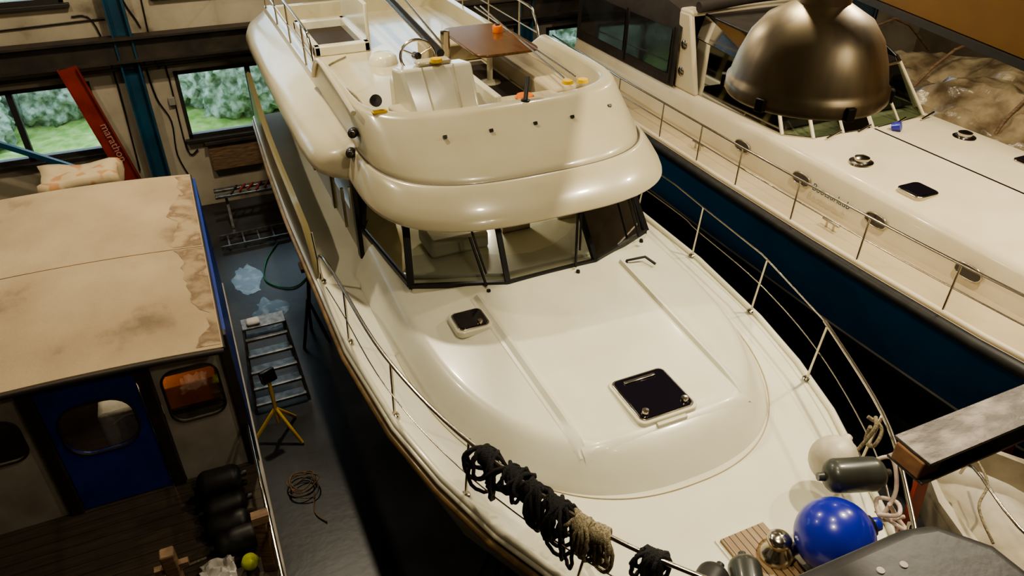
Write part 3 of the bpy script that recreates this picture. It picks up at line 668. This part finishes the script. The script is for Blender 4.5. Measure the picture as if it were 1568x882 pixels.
wv=E('plastic_wrapped_boat')
R=[]
for i in range(61):
    y=3+11.5*i/60; q=sin(pi*(.12+.76*i/60)); r=[]
    for j in range(61):
        a=pi*j/60; u=Vector((i*.25,j*.2,3)); rr=1+.08*NZ.noise(u)+.05*abs(NZ.noise(u*2.6))
        r.append((14.6-2.1*cos(a)*rr,y,.4+2.3*q*(max(0,sin(a))**.7)*rr+.3*NZ.noise(u*.5)+.16*abs(NZ.noise(u*1.7+Vector((5,0,0))))))
    R.append(r)
loft('shrink_wrap',R,'plastic',wv,closed=False,cap0=True,cap1=True,ang=25)
for y in (4.5,6,8,10,12): tube('wrap_batten',[(12.9,y,1.2),(13.2,y,2.4),(14.6,y,3.15),(16.0,y,2.3)],.03,'wood',wv,smooth=3)
box('cradle',13.4,15.8,4,13.5,0,.45,'dsteel',wv)

# ------------------------------------------------------------------ houseboat (left)
H = E('houseboat')
nx=16;ry=[6.15,8.2,8.22,10.36]
xsr=[-4.4+(4.15)*i/nx for i in range(nx+1)]
def rfz(x): return 2.96-.028*(x+1.9)**2
R=[]
for y in ry: R.append([(x,y,rfz(x)) for x in xsr]+[(x,y,rfz(x)-.05) for x in reversed(xsr)])
loft('plywood_roof',R,'ply',H,closed=True,cap0=True,cap1=True)
def strip(nm,x0,x1,y0,y1,m):
    n=24; V=[];F=[]
    for i in range(n+1):
        y=y0+(y1-y0)*i/n; w=(x1-x0)*(.55+.45*NZ.noise(Vector((0,y*2.1,x0)))+.25*NZ.noise(Vector((3,y*7,x0))))
        V+= [(x1,y,rfz(x1)+.003),(x1-w/2,y,rfz(x1-w/2)+.003),(x1-w,y,rfz(x1-w)+.003)]
    for i in range(n):
        for k in range(2): a=i*3+k;F.append((a,a+1,a+4,a+3))
    mk(nm,V,F,m,H)
strip('edge_stain',-.62,-.26,6.2,8.18,'stain'); strip('edge_stain',-.60,-.26,8.25,10.3,'stain')
tube('roof_joint',[(x,8.21,rfz(x)+.0) for x in xsr],.005,'wood',H)
tube('roof_front_trim',[(x,6.13,rfz(x)-.035) for x in xsr],.028,'brownd',H)
tube('roof_edge_trim',[(-.25,6.15,2.86),(-.25,10.36,2.86)],.02,'brownd',H)
box('side_wall_blue',-.24,-.20,6.45,10.3,1.1,2.84,'blue',H)
box('rear_wall',-4.3,-.24,10.26,10.3,1.0,2.78,'whitep',H)
box('cabin_floor',-4.3,-.34,6.45,10.26,1.05,1.1,'brownd',H)
box('far_side_wall',-4.3,-4.26,6.45,10.3,1.0,2.7,'whitep',H)
def panel_with_window(nm,x0,x1,z0,z1,y,wc,ww,wh,m,r=.1):
    outer=[(x0,z0),(x1,z0),(x1,z1),(x0,z1)]
    hole=rrect(wc[0],wc[1],ww,wh,r)
    cx,cz=wc; hole.sort(key=lambda p: math.atan2(p[1]-cz,p[0]-cx))
    bm=bmesh.new(); ov=[bm.verts.new((a,y,b)) for a,b in outer]; hv=[bm.verts.new((a,y,b)) for a,b in hole]
    es=[bm.edges.new((ov[i],ov[(i+1)%4])) for i in range(4)]+[bm.edges.new((hv[i],hv[(i+1)%len(hv)])) for i in range(len(hv))]
    bmesh.ops.triangle_fill(bm,use_beauty=True,edges=es)
    me=bpy.data.meshes.new(nm); bm.to_mesh(me); bm.free(); me.materials.append(M[m])
    o=bpy.data.objects.new(nm,me); COL.objects.link(o); o.parent=H; s=o.modifiers.new('s','SOLIDIFY'); s.thickness=.04; s.offset=0
    tube(nm+'_rim',[(a,y-.025,b) for a,b in hole],.012,'brownd',H,cyc=True)
    mk(nm+'_glass',[(a,y,b) for a,b in hole],[tuple(range(len(hole)))],'glass',H,smooth=False)
panel_with_window('front_panel_right',-.95,-.30,1.1,2.82,6.45,(-.63,2.22),.52,.66,'whitep',.14)
panel_with_window('blue_door',-1.93,-1.10,1.12,2.72,6.43,(-1.52,2.12),.66,.62,'blue',.22)
panel_with_window('front_panel_left',-3.3,-2.08,1.1,2.82,6.45,(-2.45,2.2),.6,.5,'whitep',.14)
for x in (-2.0,-1.02,-3.35,-4.2): box('corner_post',x-.06,x+.06,6.38,6.48,1.1,2.85,'brownd',H,bevel=.01)
box('corner_post_side',-.30,-.20,6.38,6.48,1.0,2.86,'brownd',H,bevel=.01)
box('header',-4.3,-.24,6.39,6.47,2.72,2.84,'brownd',H)
box('orange_crate',-.95,-.40,6.62,6.85,1.92,2.2,'orange',H,bevel=.02); box('inner_shelf',-1.0,-.3,6.6,6.95,1.86,1.92,'brownd',H)
box('seat_inside',-1.6,-1.2,6.7,7.2,1.1,2.0,'cloth',H,bevel=.06)
lathe('houseboat_fill_disc',[(0,-.01),(.08,-.01),(.09,.03)],(-1.3,7.4,2.78),'lampin',H,n=20)  # added disc and light, so the things inside the houseboat show
l=bpy.data.lights.new('hb','AREA'); l.shape='DISK'; l.size=.16; l.energy=10; l.color=(1,.8,.55); o=bpy.data.objects.new('houseboat_fill',l); COL.objects.link(o); o.location=(-1.3,7.4,2.75); o.parent=H
box('deck_boards',-4.2,-.24,2.6,6.5,1.04,1.1,'ddeck',H)
box('deck_edge',-.24,-.18,2.6,10.3,.95,1.12,'whitep',H,bevel=.01)
R=[]
for y,f in ((2.6,.6),(3.2,.85),(4.2,1),(7,1),(10.4,.95)):
    R.append([(-2.3-2.0*f,y,1.0),(-2.3-1.95*f,y,.5),(-2.3-1.3*f,y,.1),(-2.3+1.3*f,y,.1),(-2.3+1.95*f,y,.5),(-2.3+2.0*f,y,1.0)])
loft('hull',R,'antif',H,closed=True,cap0=True,cap1=True)
tube('hand_rail',[(-.22,6.35,1.15),(-.22,6.3,1.75),(-.21,5.2,1.7),(-.2,4.2,1.65)],.018,'steel',H)
for y in (5.6,4.9,4.2): tube('hand_rail_post',[(-.22,y,1.1),(-.21,y,1.7)],.015,'steel',H)
box('hull_chock',-3.2,-1.4,4.5,9.5,0,.12,'wood',H)
for i,(x,y,z,rz_) in enumerate(((-.62,6.05,1.23,80),(-.60,5.78,1.23,95),(-.60,5.52,1.23,85),(-.60,5.92,1.46,88),(-.54,5.30,1.22,92))):
    fender('black_fender',(x,y,z),(radians(90),0,radians(rz_)),.42,.125,'rubber')
p=E('wooden_mooring_post'); beam('post',(-.30,4.95,1.1),(-.28,5.0,1.75),.12,.1,'wood',p,bevel=.01); beam('cap',(-.28,4.99,1.72),(-.28,5.01,1.79),.15,.13,'wood',p)
p=E('wooden_bollard'); beam('post',(-1.08,4.95,1.1),(-1.08,4.95,1.75),.12,.12,'wood',p,bevel=.015); beam('cross',(-1.22,4.95,1.55),(-.94,4.95,1.55),.06,.06,'wood',p)
V=[];F=[];n=16
for i in range(n+1):
    for j in range(n+1):
        x=-.90+.30*i/n; y=4.82+.32*j/n; V.append((x+.02*NZ.noise(Vector((i*.4,j*.4,0))),y,1.17+.10*NZ.noise(Vector((i*.33,j*.33,2)))+.05))
for i in range(n):
    for j in range(n): a=i*(n+1)+j;F.append((a,a+n+1,a+n+2,a+1))
o=mk('white_rag',V,F,'cloth'); s=o.modifiers.new('s','SOLIDIFY'); s.thickness=.012
lathe('yellow_buoy',[(0,-.08),(.06,-.06),(.085,0),(.06,.06),(0,.08)],(-.47,5.02,1.19),mat('lime_plastic',(.45,.50,.05),.4),n=24)
w=E('wooden_crate')
box('side_a',-2.35,-1.75,4.6,4.64,1.1,1.5,'wood',w); box('side_b',-2.35,-1.75,5.06,5.1,1.1,1.5,'wood',w); box('lid',-2.38,-1.72,4.58,5.12,1.5,1.53,'wood',w); box('end_a',-2.35,-2.31,4.64,5.06,1.1,1.5,'wood',w); box('end_b',-1.79,-1.75,4.64,5.06,1.1,1.5,'wood',w)
tube('deck_rope',cat([(-1.68,5.2,1.115),(-1.5,5.1,1.12),(-1.2,5.25,1.115),(-.85,5.3,1.12)],8),.012,'ropet')
q=E('bagged_cushions')
bm=bmesh.new(); bmesh.ops.create_cube(bm,size=1); bmesh.ops.subdivide_edges(bm,edges=bm.edges,cuts=7,use_grid_fill=True)
for v in bm.verts:
    d=1+.2*NZ.noise(v.co*3); v.co=Vector((-1.62+v.co.x*.95*d,10.9+v.co.y*.6*d,2.55+v.co.z*.8*d))
me=bpy.data.meshes.new('bag'); bm.to_mesh(me); bm.free(); me.materials.append(M['quilt']); me.polygons.foreach_set('use_smooth',[True]*len(me.polygons))
o=bpy.data.objects.new('bag',me); COL.objects.link(o); o.parent=q
for x in (-2.0,-1.3):
    for y in (10.7,11.1): box('trestle_leg',x-.03,x+.03,y-.03,y+.03,0,2.25,'wood',q)
box('trestle_top',-2.12,-1.12,10.6,11.2,2.15,2.22,'wood',q)

# ------------------------------------------------------------------ floor props
S=E('aluminium_step_ladder')
for s in(-1,1):
    beam('front_rail',(.22+s*.37,8.5,0),(.22+s*.27,8.92,1.15),.03,.08,'alu',S); beam('rear_rail',(.22+s*.34,9.5,0),(.22+s*.26,9.0,1.12),.03,.05,'alu',S)
for i in range(5):
    t=(i+.6)/5.2; box('tread',.22-.36+.09*t,.22+.36-.09*t,8.48+.42*t-.07,8.48+.42*t+.10,1.15*t-.03,1.15*t+.01,'alu',S,bevel=.006)
box('platform',-.07,.51,8.86,9.12,1.14,1.17,'alu',S,bevel=.006)
beam('rear_brace',(-.08,9.3,.4),(.52,9.3,.4),.02,.04,'alu',S)
box('work_gloves',.0,.18,8.9,9.05,1.17,1.23,'cloth',None,bevel=.03)
T=E('work_light_tripod')
for a in (-50,50,180): tube('leg',[(.10,7.9,.50),(.10+.36*cos(radians(a)),7.9+.36*sin(radians(a)),.02)],.024,'yellow',T)
tube('pole',[(.10,7.9,.25),(.10,7.9,.95)],.026,'yellow',T)
obox('lamp_head',(.10,7.9,1.05),(.20,.08,.17),(radians(-20),0,radians(20)),'black',T,bevel=.015)
obox('lamp_lens',(.095,7.858,1.04),(.16,.01,.13),(radians(-20),0,radians(20)),'alu',T)
g=E('cable_coil'); lines=[]
for k in range(4):
    cx,cy,r=.22+random.uniform(-.04,.04),6.85+random.uniform(-.05,.05),random.uniform(.13,.19)
    lines.append([(cx+r*cos(a),cy+r*sin(a)*.9,.04+.04*k+.04*sin(a*2+k)) for a in [2*pi*i/30 for i in range(31)]])
lines.append(cat([(.3,6.7,.03),(.25,6.4,.02),(.35,6.2,.02)],6)); multitube('cable',lines,.009,'wood',g)
g=E('trestle_workbench')
for z,y in ((.62,14.3),(.62,14.6)): box('aluminium_plank',.0,1.75,y,y+.12,z,z+.06,'alu',g,bevel=.01)
for x in (.2,1.5):
    for y in (14.2,14.8): beam('leg',(x,y,0),(x,14.5,.62),.05,.05,'alu',g)
for i in range(8): beam('tool',(.3+i*.16,14.3,.7+.02*(i%3)),(.45+i*.16,14.65,.7),.03,.03,random.choice(['red','black','alu','dsteel']),g)
g=E('floor_ladder')
for y in (13.3,13.75): beam('rail',(-.1,y,.08),(1.6,y+.05,.08),.03,.08,'alu',g)
for i in range(6): beam('rung',(.05+i*.28,13.3,.08),(.05+i*.28,13.78,.08),.03,.03,'alu',g)
tube('green_hose',cat([(.9,13.2,.02),(.6,12.6,.02),(.5,11.9,.02),(.9,11.5,.02),(1.3,11.9,.02),(1.7,12.6,.02)],8),.014,mat('green_rubber',(.02,.16,.09),.5))
def blob(nm,cx,cy,r,sx,m):
    P=[(cx+r*sx*cos(a)*(1+.4*NZ.noise(Vector((cos(a)*2,sin(a)*2,cx)))+.2*NZ.noise(Vector((cos(a)*5,sin(a)*5,cx)))),cy+r*sin(a)*(1+.4*NZ.noise(Vector((cos(a)*2,sin(a)*2,cy)))+.2*NZ.noise(Vector((cos(a)*5,sin(a)*5,cy)))),.004) for a in [2*pi*i/64 for i in range(64)]]
    mk(nm,P,[tuple(range(64))],m,smooth=False)
blob('puddle',.20,12.1,.50,.5,'puddle'); blob('puddle',.42,10.9,.45,.6,'puddle')
g=E('boat_stand')
for dx,dy in ((-.2,-.2),(.2,-.2),(0,.25)): tube('leg',[(.95,9.9,.75),(.95+dx,9.9+dy,0)],.025,'dsteel',g)
tube('screw',[(.95,9.9,.6),(1.05,9.9,1.35)],.03,'dsteel',g); box('pad',.92,1.2,9.78,10.02,1.3,1.36,'wood',g)

# ------------------------------------------------------------------ pendant lamps
def pendant(x,y,z,s=1.,power=0,size=.4,col=(1,.88,.66)):
    g=E('industrial_pendant_lamp')
    pr=[(.045,.62),(.05,.60),(.095,.60),(.10,.40),(.095,.31),(.13,.29),(.19,.255),(.24,.19),(.272,.11),(.288,.05),(.292,.03),(.303,.02),(.306,-.02),(.295,-.035),(.285,-.03)]
    lathe('reflector',[(r*s,h*s) for r,h in pr],(x,y,z),'lamp',g,n=56)
    lathe('reflector_inner',[(r*s,h*s) for r,h in ((.284,-.02),(.265,.08),(.23,.17),(.17,.24),(0,.27))],(x,y,z),'lampin',g,n=40)
    for k in range(6):
        a=2*pi*k/6+.3; obox('rim_clip',(x+.305*s*cos(a),y+.305*s*sin(a),z-.01),(.03,.035,.05),(0,0,a),'dsteel',g,bevel=.004)
    lathe('gear_housing',[(0,.95),(.07,.94),(.10,.9),(.10,.62),(.04,.60)],(x,y,z),'alu',g,n=28)
    tube('suspension_cable',[(x,y,z+.9),(x,y,10.5)],.012,'black',g)
    if power:
        l=bpy.data.lights.new('lamp','AREA'); l.shape='DISK'; l.size=size; l.energy=power; l.color=col
        o=bpy.data.objects.new('lamp_light',l); COL.objects.link(o); o.location=(x,y,z-.06); o.parent=g
pendant(2.2,2.13,6.27,power=52,size=.20)
for (x,y,p) in ((1.2,10.4,370),(-2.8,9.8,190),(2.7,3.9,110),(6.6,3.8,400),(10.4,4.6,370),(10.5,11.0,130),(6.5,12.5,120),(3.0,-1.5,55)):  # the last one is an added fill, unseen behind the camera
    pendant(x,y,9.1,1.2,p,.3)

c=E('yellow_crane_girder')
d=Vector((.271,.963,0)); s_=Vector((.963,-.271,0)); a0=Vector((3.37,2.04,0))-d*3.2; a1=a0+d*16.5
def girder(nm,o0,o1,z0,z1,m):
    V=[a+s_*o+Vector((0,0,z)) for a in (a0,a1) for o in (o0,o1) for z in (z0,z1)]; return mk(nm,V,CF,m,c)
girder('web_plate',.02,.5,6.24,7.0,'crane'); girder('bottom_flange',0,.56,6.2,6.235,'dsteel'); girder('top_flange',0,.56,7.0,7.04,'crane')
g=E('steel_i_beam')
box('top_flange',3.40,9.4,1.74,2.00,4.0,4.02,'rsteel',g,bevel=.004); box('bottom_flange',3.40,9.4,1.74,2.00,3.84,3.86,'rsteel',g,bevel=.004); box('web',3.40,9.4,1.85,1.89,3.86,4.0,'rsteel',g)
box('timber_core',3.39,3.56,1.77,1.97,3.865,3.995,'rust',g,bevel=.01)
tube('hanger_rod',[(6.2,1.85,4.0),(6.2,1.85,10.5)],.02,'dsteel',g); tube('hanger_rod',[(9.2,1.85,4.0),(9.2,1.85,10.5)],.02,'dsteel',g)
t=E('white_tender')
R=[]
for y,f in ((-1.0,.9),(0,1.),(1.2,1.),(2.0,.9),(2.5,.7),(2.85,.42),(3.05,.12)):
    W=.85*f; x=5.85
    R.append([(x-W,y,2.0),(x-W*1.03,y,1.9),(x-W*.85,y,1.5),(x,y,1.25),(x+W*.85,y,1.5),(x+W*1.03,y,1.9),(x+W,y,2.0),(x+W*.86,y,2.0),(x+W*.75,y,1.75),(x,y,1.62),(x-W*.75,y,1.75),(x-W*.86,y,2.0)])
loft('hull',R,'tend',t,closed=True,cap0=True,cap1=True)
box('thwart',5.2,6.5,1.3,1.6,1.8,1.86,'tend',t,bevel=.02)
tube('tender_rail',[(5.15,.8,2.02),(5.2,1.0,2.3),(5.3,1.9,2.32),(5.55,2.5,2.3),(5.7,2.65,2.02)],.014,'steel',t,smooth=4)
lathe('round_hatch',[(0,.02),(.12,.02),(.14,0)],(5.85,.9,1.68),'black',t,n=24)
tube('coiled_line',cat([(5.3,2.0,2.0),(5.5,2.3,2.02),(5.8,2.45,2.03),(6.0,2.7,2.0)],6),.012,'ropet',t)
box('cradle',5.3,6.4,-.5,2.0,0,1.35,'dsteel',t)
g=E('red_lifting_strap'); beam('strap_a',(4.50,2.26,2.15),(4.82,2.52,2.95),.20,.03,'red',g,up=(0,1,.2)); beam('strap_b',(4.52,2.30,0.),(4.52,2.30,2.2),.10,.1,'red',g)
tube('orange_hook',cat([(4.95,2.55,2.45),(5.08,2.62,2.42),(5.1,2.72,2.5),(5.0,2.8,2.55)],6),.025,'orange')
g=E('red_fuel_canister'); box('body',6.42,6.70,2.75,3.05,1.6,2.15,'red',g,bevel=.04); tube('handle',[(6.46,2.9,2.15),(6.48,2.9,2.22),(6.62,2.9,2.22),(6.66,2.9,2.15)],.015,'red',g); box('stand',6.44,6.68,2.78,3.02,0,1.6,'dsteel',g)
g=E('covered_machine_console')
prism('vinyl_cover',[(1.80,1.26),(1.98,1.38),(2.66,1.37),(2.82,1.33),(2.98,1.12),(3.1,-.6),(1.50,-.6),(1.55,1.05)],4.12,4.30,'cover',g,bevel=.07,seg=4)
prism('cover_skirt',[(1.95,1.10),(2.72,1.12),(2.9,.9),(3.0,-.5),(1.65,-.5),(1.7,.95)],2.9,4.14,'cover',g,bevel=.03)
box('pedestal',2.0,2.9,-.4,.7,0,2.9,'dsteel',g)
for x,y in ((2.36,1.22),(2.48,1.20)): lathe('stuck_label',[(0,.008),(.018,.007),(.020,0)],(x,y,4.298),'whitep',g,n=12)

w=bpy.data.worlds.new('world'); SC.world=w; w.use_nodes=True
bg=w.node_tree.nodes['Background']; bg.inputs[0].default_value=(.66,.84,1.0,1); bg.inputs[1].default_value=4.4
cam=bpy.data.cameras.new('camera'); cam.lens=26; cam.sensor_width=36; cam.clip_end=200
co=bpy.data.objects.new('camera',cam); COL.objects.link(co); co.location=(0,0,7.2); co.rotation_euler=(radians(90-33.5),0,radians(-24)); SC.camera=co
